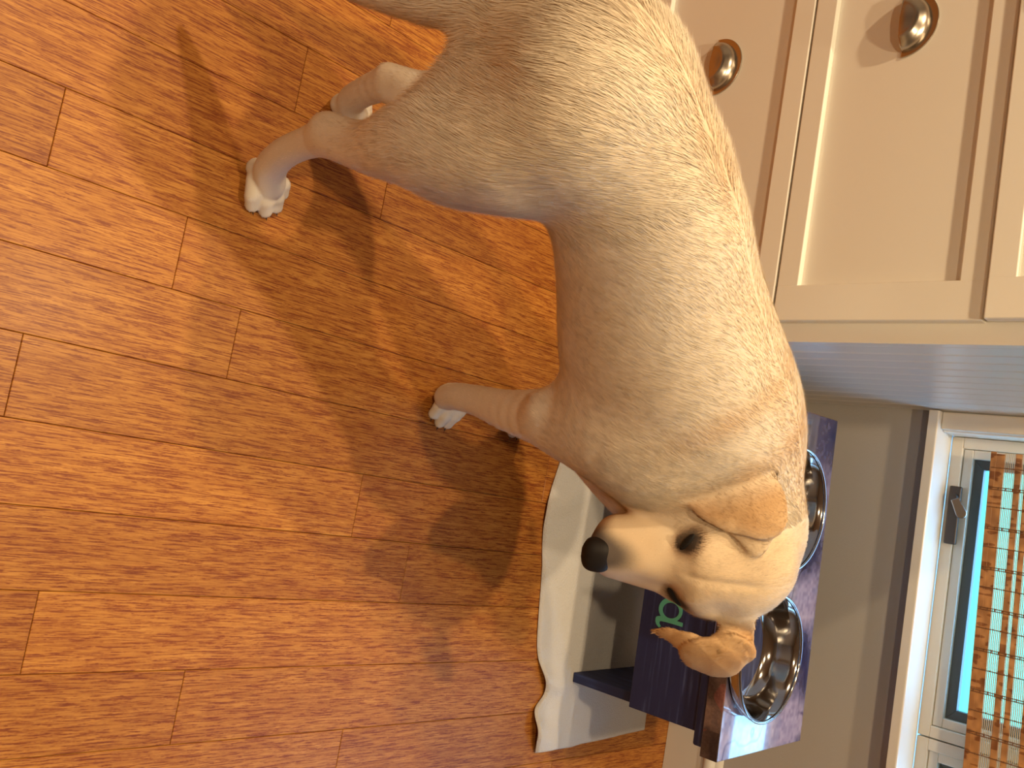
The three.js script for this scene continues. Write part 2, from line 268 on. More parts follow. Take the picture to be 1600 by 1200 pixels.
// ---------------------------------------------------------------- woven bamboo shade
{
  const sh = thing('woven_shade', 'woven brown bamboo roll shade hanging in front of the window panes', 'window shade', [0, 0, 0]);
  const X0 = -0.2135, X1 = 0.93, Y0 = 0.5800, TOP = 1.56, D = WALL_D + 0.012;
  const tilt = (g) => { const p = g.attributes.position; for (let i = 0; i < p.count; i++) p.setY(i, p.getY(i) + (p.getX(i) - X0) * 0.022); return g; };
  const grain = dataTexture(256, 64, (i, j, c) => { const v = noise(i / 24, j / 3, 1, 10, 21), k = noise(i / 9, j / 6, 5, 28, 10); c[0] = 150 + 55 * v - 44 * (k > 0.72 ? 1 : 0); c[1] = 106 + 48 * v - 44 * (k > 0.72 ? 1 : 0); c[2] = 66 + 34 * v - 34 * (k > 0.72 ? 1 : 0); }, true, 6, 6);
  const mats = [[1, 1, 1], [0.72, 0.6, 0.55], [1.05, 1.0, 0.9]].map((t) => phys({ color: lin(...t), map: grain, roughness: 0.5 }));
  const reedMat = std({ color: lin(0.55, 0.42, 0.26), roughness: 0.6 }), cordMat = std({ color: lin(0.20, 0.09, 0.035), roughness: 0.9 });
  let y = Y0; const reeds = [];
  const slat = (w) => { const g = boxUV(tilt(box(X0 + rr(-0.002, 0.002), X1, y, y + w + 0.0002, D + rr(-0.0004, 0.0004), D + 0.0016, 0.0006)), 1); part('slat', g, mats[rnd() < 0.3 ? 1 : rnd() < 0.5 ? 0 : 2], sh); y += w; };
  const reed = (w, n) => { const p = w / n; for (let i = 0; i < n; i++) { const g = new THREE.CylinderGeometry(0.00075, 0.00075, X1 - X0, 6); g.rotateZ(Math.PI / 2); g.translate((X0 + X1) / 2, y + (i + 0.5) * p, -(D + 0.0008)); reeds.push(tilt(g)); } y += w; };
  slat(0.0095); slat(0.0145);
  while (y < TOP) { reed(0.0180, 6); slat(0.0110); reed(0.0056, 2); slat(0.0100); if (rnd() < 0.25) slat(0.0105); }
  const rs = part('reeds', merge(reeds), reedMat, sh); rs.userData.kind = 'stuff'; rs.userData.label = 'thin light reeds with gaps between them';
  const hang = (x, z) => { const g = new THREE.CylinderGeometry(0.0009, 0.0009, y - Y0 - 0.004, 6); g.translate(x, (y + Y0) / 2 + (x - X0) * 0.022, -z); return g; };
  for (let x = X0 + 0.028, i = 0; x < X1; x += 0.0365, i++) { const pair = i % 2 ? [hang(x, D - 0.0008), hang(x + 0.004, D - 0.0008)] : [hang(x, D - 0.0008)]; const gs = [...pair]; for (let yy = Y0 + 0.006; yy < y - 0.01; yy += 0.0117) { const w = new THREE.BoxGeometry(i % 2 ? 0.0062 : 0.0024, 0.0016, 0.0036); w.translate(x + (i % 2 ? 0.002 : 0), yy + (x - X0) * 0.022, -(D + 0.0006)); gs.push(w); } part('cord', merge(gs), cordMat, sh); }
  part('head_rail', box(X0, X1, TOP + 0.002, TOP + 0.03, D - 0.005, D + 0.025, 0.002), mats[0], sh);
}

// ---------------------------------------------------------------- raised feeder, bowls and towel
const feeder = thing('feeding_stand', 'navy raised dog feeding stand with a marbled top and a mint letter on its front', 'feeding stand', [0.0765, 0, -1.498]);
feeder.rotation.y = THREE.MathUtils.degToRad(2.0);
const bowlSpots = [[0.130, 0.052], [-0.1205, 0.025]], BR = 0.1070;     // x and towards the room, in the stand's frame
{
  const navyTex = dataTexture(256, 256, (i, j, c) => { const v = noise(i / 60, j / 2.2, 2, 5, 116) * 0.7 + noise(i / 18, j / 1.4, 5, 14, 182) * 0.3, s = Math.max(0, v - 0.62) * 2.1; c[0] = 27 + 56 * s + 9 * v; c[1] = 38 + 64 * s + 9 * v; c[2] = 82 + 62 * s + 14 * v; }, true, 2.5, 2.5);
  const navy = std({ map: navyTex, roughness: 0.6 });
  const navySide = std({ map: (() => { const t = navyTex.clone(); t.rotation = Math.PI / 2; t.needsUpdate = true; return t; })(), roughness: 0.65 });
  const marble = (i, j, c) => {
    const u = i / 512, v = j / 512, w = noise(u * 4, v * 4, 1, 4, 4) * 1.3 + noise(u * 11, v * 11, 2, 11, 11) * 0.7 + noise(u * 32, v * 32, 3, 32, 32) * 0.35;
    const fr = (x) => x - Math.floor(x), vein = Math.exp(-((fr(u * 2 - v + w * 0.9) - 0.5) ** 2) * 900) * noise(u * 9, v * 9, 12, 9, 9), cl = noise(u * 6 + 0.4 * w, v * 6, 8), b2 = noise(u * 15, v * 15 + w, 6), sp = noise(u * 90, v * 90, 9, 90, 90);
    const q = clamp((cl - 0.3) * 2.2, 0, 1), k = clamp((b2 - 0.5) * 3, 0, 1); c[0] = 82 + 100 * q - 30 * k - 90 * vein - 34 * sp; c[1] = 82 + 90 * q - 22 * k - 90 * vein - 34 * sp; c[2] = 112 + 84 * q - 10 * k - 80 * vein - 30 * sp;
  };
  const topMap = dataTexture(512, 512, marble, true, 1.6, 1.6); topMap.offset.set(0.5, 0.5);
  const topMat = phys({ map: topMap, roughness: 0.1, ior: 1.7, clearcoat: 1, clearcoatRoughness: 0.04 });
  const edgeMat = phys({ map: dataTexture(512, 256, (i, j, c) => { marble(i, j * 2, c); const k = noise(i / 40, j / 40, 4, 13, 7), o = k > 0.66 ? 26 : 0; c[0] = c[0] * 0.62 + 8 + o; c[1] = c[1] * 0.56 + 6; c[2] = c[2] * 0.50; }, true, 4, 4), roughness: 0.3, clearcoat: 0.4 });
  const L = (x0, x1, y0, y1, z0, z1, b) => { const g = new RoundedBoxGeometry(x1 - x0, y1 - y0, z1 - z0, 2, b); g.translate((x0 + x1) / 2, (y0 + y1) / 2, (z0 + z1) / 2); return boxUV(g); };
  // marbled board with two holes for the bowls
  const s = new THREE.Shape(); const bx = 0.2945, bz = 0.1465; s.moveTo(-bx, -bz); s.lineTo(bx, -bz); s.lineTo(bx, bz); s.lineTo(-bx, bz); s.closePath();
  for (const [hx, hz] of bowlSpots) { const h = new THREE.Path(); h.absarc(hx, -hz, BR - 0.012, 0, Math.PI * 2, true); s.holes.push(h); }
  const bg = new THREE.ExtrudeGeometry(s, { depth: 0.030, bevelEnabled: true, bevelSize: 0.001, bevelThickness: 0.001, bevelSegments: 1, bevelOffset: -0.001, curveSegments: 48 }); bg.rotateX(-Math.PI / 2); bg.translate(0, 0.337, 0); boxUV(bg);
  const top = new THREE.Mesh(bg, [topMat, edgeMat]); top.name = 'board'; top.castShadow = top.receiveShadow = true; top.userData.label = 'glossy marbled board with two bowl holes'; feeder.add(top);
  part('apron', L(-0.2665, 0.2660, 0.1725, 0.3130, 0.1045, 0.1225, 0.0012), navy, feeder);
  part('apron', L(-0.2665, 0.2660, 0.1725, 0.3130, -0.1405, -0.1275, 0.0012), navy, feeder);
  part('leg', L(0.2520, 0.2700, 0.009, 0.3128, -0.1270, 0.0800, 0.0012), navySide, feeder);
  part('leg', L(-0.2700, -0.2520, 0.009, 0.3128, -0.1270, 0.0800, 0.0012), navySide, feeder);
  part('top_moulding', L(-0.285, 0.2850, 0.3132, 0.3358, -0.141, 0.1350, 0.004), navy, feeder);
  // the letter: a bowl and a stem with a curled foot
  const a = new THREE.Shape(); a.absellipse(0, 0.0215, 0.0185, 0.0215, 0, Math.PI * 2, false, 0.15); const hole = new THREE.Path(); hole.absellipse(0.0008, 0.0222, 0.0118, 0.0150, 0, Math.PI * 2, true, 0.15); a.holes.push(hole);
  const stem = new THREE.Shape(); stem.moveTo(0.0145, 0.046); stem.lineTo(0.0205, 0.046); stem.bezierCurveTo(0.0200, 0.030, 0.0195, 0.014, 0.0205, 0.006); stem.bezierCurveTo(0.022, 0.003, 0.0255, 0.004, 0.028, 0.008); stem.lineTo(0.0305, 0.005); stem.bezierCurveTo(0.028, -0.002, 0.022, -0.0045, 0.0165, -0.003); stem.bezierCurveTo(0.0125, -0.001, 0.0125, 0.010, 0.0130, 0.018); stem.closePath();
  const o = { depth: 0.0006, bevelEnabled: false, curveSegments: 28 };
  const lg = merge([new THREE.ExtrudeGeometry(a, o), new THREE.ExtrudeGeometry(stem, { ...o, depth: 0.0007 })]); lg.scale(1.12, 1.12, 1); lg.translate(0.0835, 0.2080, 0.1226);
  part('painted_letter', lg, std({ color: lin(0.11, 0.50, 0.36), roughness: 0.6 }), feeder);
}
function bowl(i, label) {
  const v = new THREE.Vector3(bowlSpots[i][0], 0.3685, bowlSpots[i][1]).applyEuler(feeder.rotation).add(feeder.position);
  const b = thing('dog_bowl', label, 'bowl', v.toArray(), 'steel bowls on the feeding stand');
  const R = BR, p = (a) => a.map((q) => new THREE.Vector2(...q));
  const r = 0.0032;   // rolled rim
  const rim = []; for (let k = 0; k <= 14; k++) { const t = -0.2 * Math.PI + k / 14 * 1.25 * Math.PI; rim.push([R - r + r * Math.cos(t), 0.024 + r * Math.sin(t)]); }
  part('rim', new THREE.LatheGeometry(p([[R - 0.0002, 0.022], ...rim, [R - 0.0055, 0.022]]), 96), steelPolished, b);
  part('basin', new THREE.LatheGeometry(p([[0.0001, -0.036], [0.060, -0.036], [0.072, -0.034], [0.082, -0.027], [0.090, -0.012], [R - 0.0125, 0.010], [R - 0.006, 0.022], [R - 0.001, 0.0225], [R - 0.005, 0.006], [R - 0.012, 0.0008], [R - 0.0135, -0.002], [0.0915, -0.014], [0.0835, -0.029], [0.073, -0.0365], [0.0001, -0.0375]].reverse()), 96), steelPolished, b);
  return b;
}
bowl(0, 'stainless steel dog bowl fully in view beside the drooping ear, set in the marbled board');
bowl(1, 'steel dog bowl mostly hidden behind the neck of the dog, set in the marbled board');
{
  const t = thing('towel', 'white terry towel spread on the wooden floor under the feeding stand', 'towel', [0.14, 0, -1.5]);
  const front = [[-0.20, 1.300], [-0.0727, 1.2946], [0.0379, 1.2733], [0.1545, 1.2942], [0.2715, 1.3116], [0.3244, 1.3305], [0.3700, 1.3535], [0.4002, 1.3337], [0.4400, 1.338], [0.4771, 1.3552]];
  const right = [[0.4771, 1.3552], [0.4692, 1.3991], [0.4774, 1.4528], [0.4708, 1.4908], [0.4687, 1.5416], [0.4650, 1.62], [0.4619, 1.7076]];
  const fc = new THREE.CatmullRomCurve3(front.map((q) => new THREE.Vector3(q[0], 0, q[1]))), rc = new THREE.CatmullRomCurve3(right.map((q) => new THREE.Vector3(q[0], 0, q[1])));
  const N = 150, M = 100, P = [], U = [], I = [];
  const hgt = (x, d, u, v) => {
    const f1 = Math.exp(-(((x - 0.335 - (d - 1.33) * 0.35) / 0.020) ** 2)) * sstep(0.30, 0.0, v) * 0.012, f2 = Math.exp(-(((x - 0.44 - (d - 1.35) * 0.3) / 0.028) ** 2)) * sstep(0.35, 0.0, v) * 0.018, f3 = Math.exp(-(((x - 0.02 + (d - 1.3) * 0.4) / 0.03) ** 2)) * sstep(0.7, 0.1, v) * 0.004;
    return 0.0062 + f1 + f2 + f3 + 0.0022 * (noise(x * 14 + 9, d * 14, 3) - 0.3) + 0.0014 * noise(x * 45, d * 45, 5);
  };
  const pt = (i, j) => { const u = i / N, v = j / M, a = fc.getPoint(u), b = rc.getPoint(v); const x = a.x * (1 - v) + (-0.2 + (b.x + 0.2) * u) * v, back = 1.712 - 0.004 * u; const dz = (a.z + (back - a.z) * v) + (b.z - (1.3552 + (back - 1.3552) * v)) * u ** 3; return [x, dz, u, v]; };
  for (const lay of [1, 0]) for (let j = 0; j <= M; j++) for (let i = 0; i <= N; i++) {
    const [x, d, u, v] = pt(i, j), e = Math.min(u, 1 - u) * N, f = Math.min(v, 1 - v) * M, q = Math.min(e * 0.004, f * 0.004), h = hgt(x, d, u, v);
    const edge = Math.sqrt(clamp(1 - (1 - clamp(q / 0.006, 0, 1)) ** 2, 0, 1));
    P.push(x - 0.14, lay ? Math.max(0.0012, h - 0.0062 + 0.0062 * (0.25 + 0.75 * edge)) : Math.max(0.0006, h - 0.0062), -d + 1.5); U.push(x, d);
  }
  const S = N + 1, T = (M + 1) * S;
  for (let j = 0; j < M; j++) for (let i = 0; i < N; i++) { const a = j * S + i, b = a + 1, c = a + S, d = c + 1; I.push(a, b, d, a, d, c); I.push(T + a, T + d, T + b, T + a, T + c, T + d); }
  const bd = []; for (let i = 0; i <= N; i++) bd.push(i); for (let j = 1; j <= M; j++) bd.push(j * S + N); for (let i = N - 1; i >= 0; i--) bd.push(M * S + i); for (let j = M - 1; j > 0; j--) bd.push(j * S);
  for (let k = 0; k < bd.length; k++) { const a = bd[k], b = bd[(k + 1) % bd.length]; I.push(a, a + T, b, b, a + T, b + T); }
  const g = new THREE.BufferGeometry(); g.setAttribute('position', new THREE.Float32BufferAttribute(P, 3)); g.setAttribute('uv', new THREE.Float32BufferAttribute(U, 2)); g.setIndex(I); g.computeVertexNormals();
  const terry = dataTexture(256, 256, (i, j, c) => { c[0] = c[1] = c[2] = 70 + 120 * noise(i / 2.2, j / 2.2, 1, 116, 116) + 60 * noise(i / 7, j / 7, 2, 36, 36); }, false, 8, 8);
  part('cloth', g, phys({ color: lin(0.60, 0.60, 0.60), roughness: 1, sheen: 0.2, sheenRoughness: 0.8, bumpMap: terry, bumpScale: 0.0016 }), t);
}

//DOG-START//
// ---------------------------------------------------------------- the dog
// dog frame: s forward along the body, y up, w towards the dog's right; head frame: a towards the nose, b to the dog's right, c out of the crown
const DO = [-0.404, 0.644], DU = [0.605, 0.797], DWv = [0.797, -0.605];
const toDog = (x, y, d) => { const dx = x - DO[0], dd = d - DO[1]; return [dx * DU[0] + dd * DU[1], y, dx * DWv[0] + dd * DWv[1]]; };
const toWorld = (s, y, w) => [DO[0] + s * DU[0] + w * DWv[0], y, -(DO[1] + s * DU[1] + w * DWv[1])];
const HO = new THREE.Vector3(), HA = new THREE.Vector3(), HB = new THREE.Vector3(), HC = new THREE.Vector3(), ROLL = 0.27;
{
  const R0 = new THREE.Vector3(-0.171, 0.7175, -0.6752), R1 = new THREE.Vector3(0.9792, 0.0476, -0.1975), R2 = new THREE.Vector3(-0.1096, -0.6949, -0.7107);
  HA.copy(R0).multiplyScalar(-0.99).addScaledVector(R1, -0.135).addScaledVector(R2, 0.06).normalize();   // the way the muzzle points: down and back to the viewer
  const e = R1.clone().addScaledVector(HA, -R1.dot(HA)).normalize(), f = new THREE.Vector3().crossVectors(HA, e); if (f.dot(R2) > 0) f.negate();
  HC.copy(f).multiplyScalar(Math.cos(ROLL)).addScaledVector(e, Math.sin(ROLL));
  HB.copy(e).multiplyScalar(-Math.cos(ROLL)).addScaledVector(f, Math.sin(ROLL));
  HO.set(0.0680, 0.4912, -0.9843);
}
const headToWorld = (a, b, c) => [HO.x + HA.x * a + HB.x * b + HC.x * c, HO.y + HA.y * a + HB.y * b + HC.y * c, HO.z + HA.z * a + HB.z * b + HC.z * c];
const worldToHead = (x, y, z) => { const dx = x - HO.x, dy = y - HO.y, dz = z - HO.z; return [dx * HA.x + dy * HA.y + dz * HA.z, dx * HB.x + dy * HB.y + dz * HB.z, dx * HC.x + dy * HC.y + dz * HC.z]; };
const HV = (a, bApp, c) => [a, (bApp + c * Math.sin(ROLL)) / Math.cos(ROLL), c];   // b as it looks from the crown side, before the roll

const prims = [];        // each: centre and radius of a bound, k, and a distance in its own frame
function cone(frame, p, q, r0, r1, k, flat) {             // tapered capsule; flat = [normal, ratio] squeezes it along a direction
  const d = [q[0] - p[0], q[1] - p[1], q[2] - p[2]], l2 = Math.max(1e-9, d[0] ** 2 + d[1] ** 2 + d[2] ** 2);
  const mid = [(p[0] + q[0]) / 2, (p[1] + q[1]) / 2, (p[2] + q[2]) / 2], br = Math.sqrt(l2) / 2 + Math.max(r0, r1);
  const f = (x, y, z) => {
    let ax = x - p[0], ay = y - p[1], az = z - p[2];
    const t = clamp((ax * d[0] + ay * d[1] + az * d[2]) / l2, 0, 1); ax -= d[0] * t; ay -= d[1] * t; az -= d[2] * t;
    if (flat) { const n = flat[0], m = ax * n[0] + ay * n[1] + az * n[2], s = 1 / flat[1] - 1; ax += n[0] * m * s; ay += n[1] * m * s; az += n[2] * m * s; const L = Math.sqrt(ax * ax + ay * ay + az * az), r = r0 + (r1 - r0) * t; return (L - r) * (L > r ? flat[1] + (1 - flat[1]) * Math.min(1, (L - r) / r) * 0.5 : flat[1]); }
    return Math.sqrt(ax * ax + ay * ay + az * az) - (r0 + (r1 - r0) * t);
  };
  prims.push({ frame, mid, br, k, f });
}
const LW = 0.86, LY = 1.08;                                // the trunk is deeper than wide
function joined(list, k) {                                 // several tapered capsules in one primitive, meeting without bulges
  const lo = [9, 9, 9], hi = [-9, -9, -9]; for (const q of list) for (let i = 0; i < 3; i++) { lo[i] = Math.min(lo[i], q.mid[i] - q.br); hi[i] = Math.max(hi[i], q.mid[i] + q.br); }
  const mid = [0, 1, 2].map((i) => (lo[i] + hi[i]) / 2), br = Math.max(...list.map((q) => Math.hypot(q.mid[0] - mid[0], q.mid[1] - mid[1], q.mid[2] - mid[2]) + q.br));
  prims.push({ frame: list[0].frame, mid, br, k, f: (x, y, z) => { let m = 9; for (let i = 0; i < list.length; i++) { const e = list[i].f(x, y, z), h = Math.max(0.007 - Math.abs(m - e), 0) / 0.007; m = Math.min(m, e) - h * h * 0.00175; } return m + 0.0012; } });
}
function trunkCone(p, q) {
  const T = (v) => [v[0], v[1] / LY, v[2] / LW]; const a = T(p), b = T(q), ra = p[3], rb = q[3];
  const d = [b[0] - a[0], b[1] - a[1], b[2] - a[2]], l2 = d[0] ** 2 + d[1] ** 2 + d[2] ** 2;
  const mid = [(p[0] + q[0]) / 2, (p[1] + q[1]) / 2, (p[2] + q[2]) / 2], br = Math.hypot(q[0] - p[0], q[1] - p[1], q[2] - p[2]) / 2 + Math.max(ra, rb) * 1.1;
  return { frame: 0, mid, br, f: (x, y, z) => { let ax = x - a[0], ay = y / LY - a[1], az = z / LW - a[2]; const t = clamp((ax * d[0] + ay * d[1] + az * d[2]) / l2, 0, 1); ax -= d[0] * t; ay -= d[1] * t; az -= d[2] * t; return (Math.sqrt(ax * ax + ay * ay + az * az) - (ra + (rb - ra) * t)) * 0.92; } };
}
// nodes are [s, y, w, radius]
const trunk = [[0.022, 0.515, 0, 0.101], [0.097, 0.518, 0, 0.102], [0.161, 0.513, 0, 0.105], [0.239, 0.492, 0, 0.113], [0.326, 0.469, 0, 0.130], [0.411, 0.453, 0, 0.143], [0.488, 0.445, 0, 0.138], [0.56, 0.452, 0.02, 0.112]];
const smoothed = (n) => { const o = []; for (let i = 0; i + 1 < n.length; i++) { const g = (k) => n[clamp(k, 0, n.length - 1)]; for (let t = 0; t < 3; t++) { const u = t / 3; o.push([0, 1, 2, 3].map((m) => { const p0 = g(i - 1)[m], p1 = g(i)[m], p2 = g(i + 1)[m], p3 = g(i + 2)[m]; return 0.5 * (2 * p1 + (p2 - p0) * u + (2 * p0 - 5 * p1 + 4 * p2 - p3) * u * u + (3 * p1 - p0 - 3 * p2 + p3) * u ** 3); })); } } o.push(n[n.length - 1]); return o; };
const chain = (n, k, k0) => { const q = smoothed(n), at = prims.length; for (let i = 0; i + 1 < q.length; i++) cone(0, q[i], q[i + 1], q[i][3], q[i + 1][3], 0); joined(prims.splice(at), k0 ?? k); };
{ const q = smoothed(trunk); joined(q.slice(1).map((v, i) => trunkCone(q[i], v)), 0.01); }
chain([[0.56, 0.452, 0.02, 0.105], [0.600, 0.470, 0.060, 0.086], [0.622, 0.490, 0.100, 0.066]], 0.03);                        // neck, turned to the right
chain([[0.499, 0.326, 0.02, 0.072], [0.533, 0.361, 0.02, 0.082]], 0.05);                                                    // forechest
chain([[-0.01, 0.53, 0.03, 0.082], [0.003, 0.515, 0.045, 0.072], [0.003, 0.457, 0.066, 0.064], [-0.012, 0.384, 0.080, 0.055], [-0.019, 0.324, 0.085, 0.045], [-0.022, 0.270, 0.085, 0.0325], [-0.031, 0.221, 0.080, 0.0255], [-0.043, 0.185, 0.075, 0.0235]], 0.02, 0.045);   // right hind leg
chain([[0.035, 0.43, 0.062, 0.048], [0.028, 0.37, 0.075, 0.036]], 0.05);                                                     // stifle
chain([[-0.040, 0.235, 0.080, 0.009], [-0.054, 0.202, 0.073, 0.0120], [-0.058, 0.182, 0.072, 0.0140]], 0.014);                // tendon and point of hock
chain([[0.02, 0.50, 0.0, 0.085], [-0.035, 0.470, 0.012, 0.058], [-0.050, 0.420, 0.022, 0.045], [-0.038, 0.365, 0.040, 0.030]], 0.02, 0.035);   // buttock
chain([[-0.044, 0.180, 0.074, 0.0225], [-0.044, 0.133, 0.080, 0.0185], [-0.040, 0.091, 0.086, 0.0185], [-0.026, 0.050, 0.089, 0.0200], [-0.006, 0.032, 0.090, 0.0190]], 0.012);
chain([[0.003, 0.515, -0.045, 0.072], [0.003, 0.43, -0.066, 0.063], [0.008, 0.33, -0.078, 0.054], [0.010, 0.26, -0.078, 0.045], [-0.011, 0.196, -0.078, 0.031], [-0.033, 0.154, -0.076, 0.0240]], 0.02, 0.045);   // left hind leg
chain([[-0.038, 0.185, -0.074, 0.011], [-0.055, 0.158, -0.072, 0.0130]], 0.014);
chain([[-0.042, 0.147, -0.074, 0.0225], [-0.038, 0.092, -0.078, 0.0190], [-0.030, 0.048, -0.083, 0.0190], [-0.014, 0.030, -0.088, 0.0190]], 0.012);
chain([[0.445, 0.43, 0.072, 0.074], [0.420, 0.395, 0.078, 0.066], [0.412, 0.323, 0.076, 0.050], [0.410, 0.275, 0.072, 0.040], [0.413, 0.195, 0.062, 0.0300], [0.409, 0.128, 0.052, 0.0230], [0.408, 0.075, 0.047, 0.0205], [0.417, 0.040, 0.042, 0.0205]], 0.02, 0.045);   // right foreleg
chain([[0.374, 0.302, 0.090, 0.0185], [0.392, 0.284, 0.088, 0.0165]], 0.022);                                                  // elbow
chain([[0.45, 0.43, -0.072, 0.072], [0.435, 0.38, -0.078, 0.060], [0.445, 0.30, -0.078, 0.044], [0.485, 0.22, -0.080, 0.031], [0.520, 0.14, -0.088, 0.0235], [0.544, 0.080, -0.094, 0.0205], [0.552, 0.042, -0.097, 0.0195]], 0.02, 0.045);  // left foreleg
chain([[-0.045, 0.555, 0, 0.045], [-0.075, 0.520, 0.0, 0.037], [-0.098, 0.470, 0.0, 0.033], [-0.118, 0.415, 0, 0.031], [-0.138, 0.365, 0, 0.029], [-0.160, 0.315, 0, 0.026], [-0.186, 0.262, 0.0, 0.021], [-0.216, 0.212, 0, 0.015], [-0.25, 0.172, 0, 0.007]], 0.012, 0.03);   // tail
const claws = [];
function paw(x, d, heading, scale = 1) {                   // heading: angle of the toes in the floor plane, from +x towards the wall
  const c = Math.cos(heading), sn = Math.sin(heading);
  const P = (f, l, y) => toDog(x + (f * c - l * sn) * scale, y * scale, d + (f * sn + l * c) * scale);
  cone(0, P(-0.018, 0, 0.0165), P(0.010, 0, 0.022), 0.0155 * scale, 0.0170 * scale, 0.014);
  for (const [l0, l1, f1, y0] of [[-0.017, -0.0265, 0.026, 0.022], [-0.0065, -0.0095, 0.040, 0.026], [0.0065, 0.0095, 0.040, 0.026], [0.017, 0.0265, 0.026, 0.022]]) {
    cone(0, P(-0.006, l0 * 0.8, y0), P(f1 - 0.012, l1, 0.0225), 0.0118 * scale, 0.0112 * scale, 0.004);
    cone(0, P(f1 - 0.012, l1, 0.0225), P(f1, l1, 0.0118), 0.0108 * scale, 0.0102 * scale, 0.002);
    claws.push([x, d, heading, scale, f1 + 0.009, l1]);
  }
}
paw(-0.340, 0.580, 0.66, 0.94); paw(-0.484, 0.690, 1.25, 0.94); paw(-0.116, 0.979, 0.06, 0.9); paw(-0.127, 1.150, 0.06, 0.9);
// head
const H = (a, b, c, r) => [a, b, c, r];
const hc = (p, q, k, flat) => cone(1, p, q, p[3], q[3], k, flat);
hc(H(-0.045, 0, -0.036, 0.055), H(-0.085, 0, -0.042, 0.054), 0.02);                    // skull
for (const s of [-1, 1]) {
  hc(H(-0.070, s * 0.028, -0.045, 0.048), H(-0.035, s * 0.024, -0.034, 0.040), 0.02);
  hc(H(-0.018, s * 0.028, -0.010, 0.017), H(-0.034, s * 0.046, -0.022, 0.016), 0.016);   // brow
  hc(H(-0.045, s * 0.046, -0.055, 0.030), H(-0.005, s * 0.036, -0.056, 0.028), 0.025);   // cheek
  hc(H(0.006, s * 0.025 - 0.002, -0.050, 0.031), H(0.083, s * 0.0165 - 0.004, -0.052, 0.0265), 0.012);    // flews
}
hc(H(-0.020, 0, -0.024, 0.036), H(0.010, 0, -0.028, 0.027), 0.02);
hc(H(0.010, 0, -0.026, 0.025), H(0.094, -0.003, -0.033, 0.0245), 0.018);                      // bridge
hc(H(-0.03, 0, -0.072, 0.034), H(0.072, 0, -0.074, 0.017), 0.012);                       // lower jaw
hc(H(-0.065, 0, -0.075, 0.050), H(-0.080, 0, -0.105, 0.064), 0.04);                      // throat
hc(H(-0.085, 0.010, -0.060, 0.056), H(-0.098, 0.03, -0.095, 0.060), 0.04);                // nape
// ears: folded flaps
const earN = (s) => { const n = [0.10, s * 0.42, 0.90], l = Math.hypot(...n); return n.map((v) => v / l); };
const earPrims = [];
const ear = (list, s) => { for (let i = 0; i + 1 < list.length; i++) { const p = [...HV(list[i][0], list[i][1], list[i][2])], q = [...HV(list[i + 1][0], list[i + 1][1], list[i + 1][2])]; cone(1, p, q, list[i][3], list[i + 1][3], i ? 0.006 : 0.010, [earN(s), 0.24]); earPrims.push([prims[prims.length - 1], s]); } };
const earDist = (a, b, c) => { let m = 1, t = 0; for (const [p] of earPrims) { const e = p.f(a, b, c); if (e < m) m = e; } return m; };
ear([[-0.072, 0.058, 0.004, 0.025], [-0.076, 0.085, 0.004, 0.030], [-0.068, 0.101, 0.000, 0.033], [-0.046, 0.093, -0.006, 0.031], [-0.020, 0.094, -0.014, 0.0235], [0.004, 0.094, -0.022, 0.0100]], 1);
ear([[-0.086, -0.066, -0.016, 0.020], [-0.080, -0.096, -0.014, 0.029], [-0.064, -0.114, -0.016, 0.034], [-0.046, -0.112, -0.020, 0.0285], [-0.026, -0.100, -0.026, 0.018], [-0.004, -0.094, -0.030, 0.0105], [0.012, -0.094, -0.034, 0.0085]], -1);

function relief(a, b, c) {                                  // brow furrow, temples, the hollow before the eyes
  if (c < -0.05 || a > 0.07 || a < -0.13 || Math.abs(b) > 0.07) return 0;
  const furrow = 0.0028 * Math.exp(-((b / 0.006) ** 2)) * sstep(-0.115, -0.07, a) * sstep(0.005, -0.02, a);
  const stop = 0.0030 * Math.exp(-(((a - 0.022) / 0.016) ** 2) - ((b / 0.020) ** 2));
  const pit = 0.0035 * Math.exp(-(((a - 0.010) / 0.011) ** 2) - (((Math.abs(b) - 0.030) / 0.010) ** 2));
  const temple = 0.0035 * Math.exp(-(((a + 0.055) / 0.020) ** 2) - (((Math.abs(b) - 0.045) / 0.014) ** 2));
  return furrow + stop + pit + temple;
}
function dogSDF(x, y, z) {                                 // world coordinates
  const P0 = toDog(x, y, -z), P1 = worldToHead(x, y, z); let d = 1;
  for (let i = 0; i < prims.length; i++) {
    const p = prims[i], q = p.frame ? P1 : P0, mx = q[0] - p.mid[0], my = q[1] - p.mid[1], mz = q[2] - p.mid[2];
    const far = d + p.k + p.br; if (far > 0 && mx * mx + my * my + mz * mz > far * far) continue;
    const e = p.f(q[0], q[1], q[2]), h = Math.max(p.k - Math.abs(d - e), 0) / p.k; d = Math.min(d, e) - h * h * p.k * 0.25;
  }
  return P1[2] > -0.06 && d < 0.03 ? d + relief(...P1) : d;
}
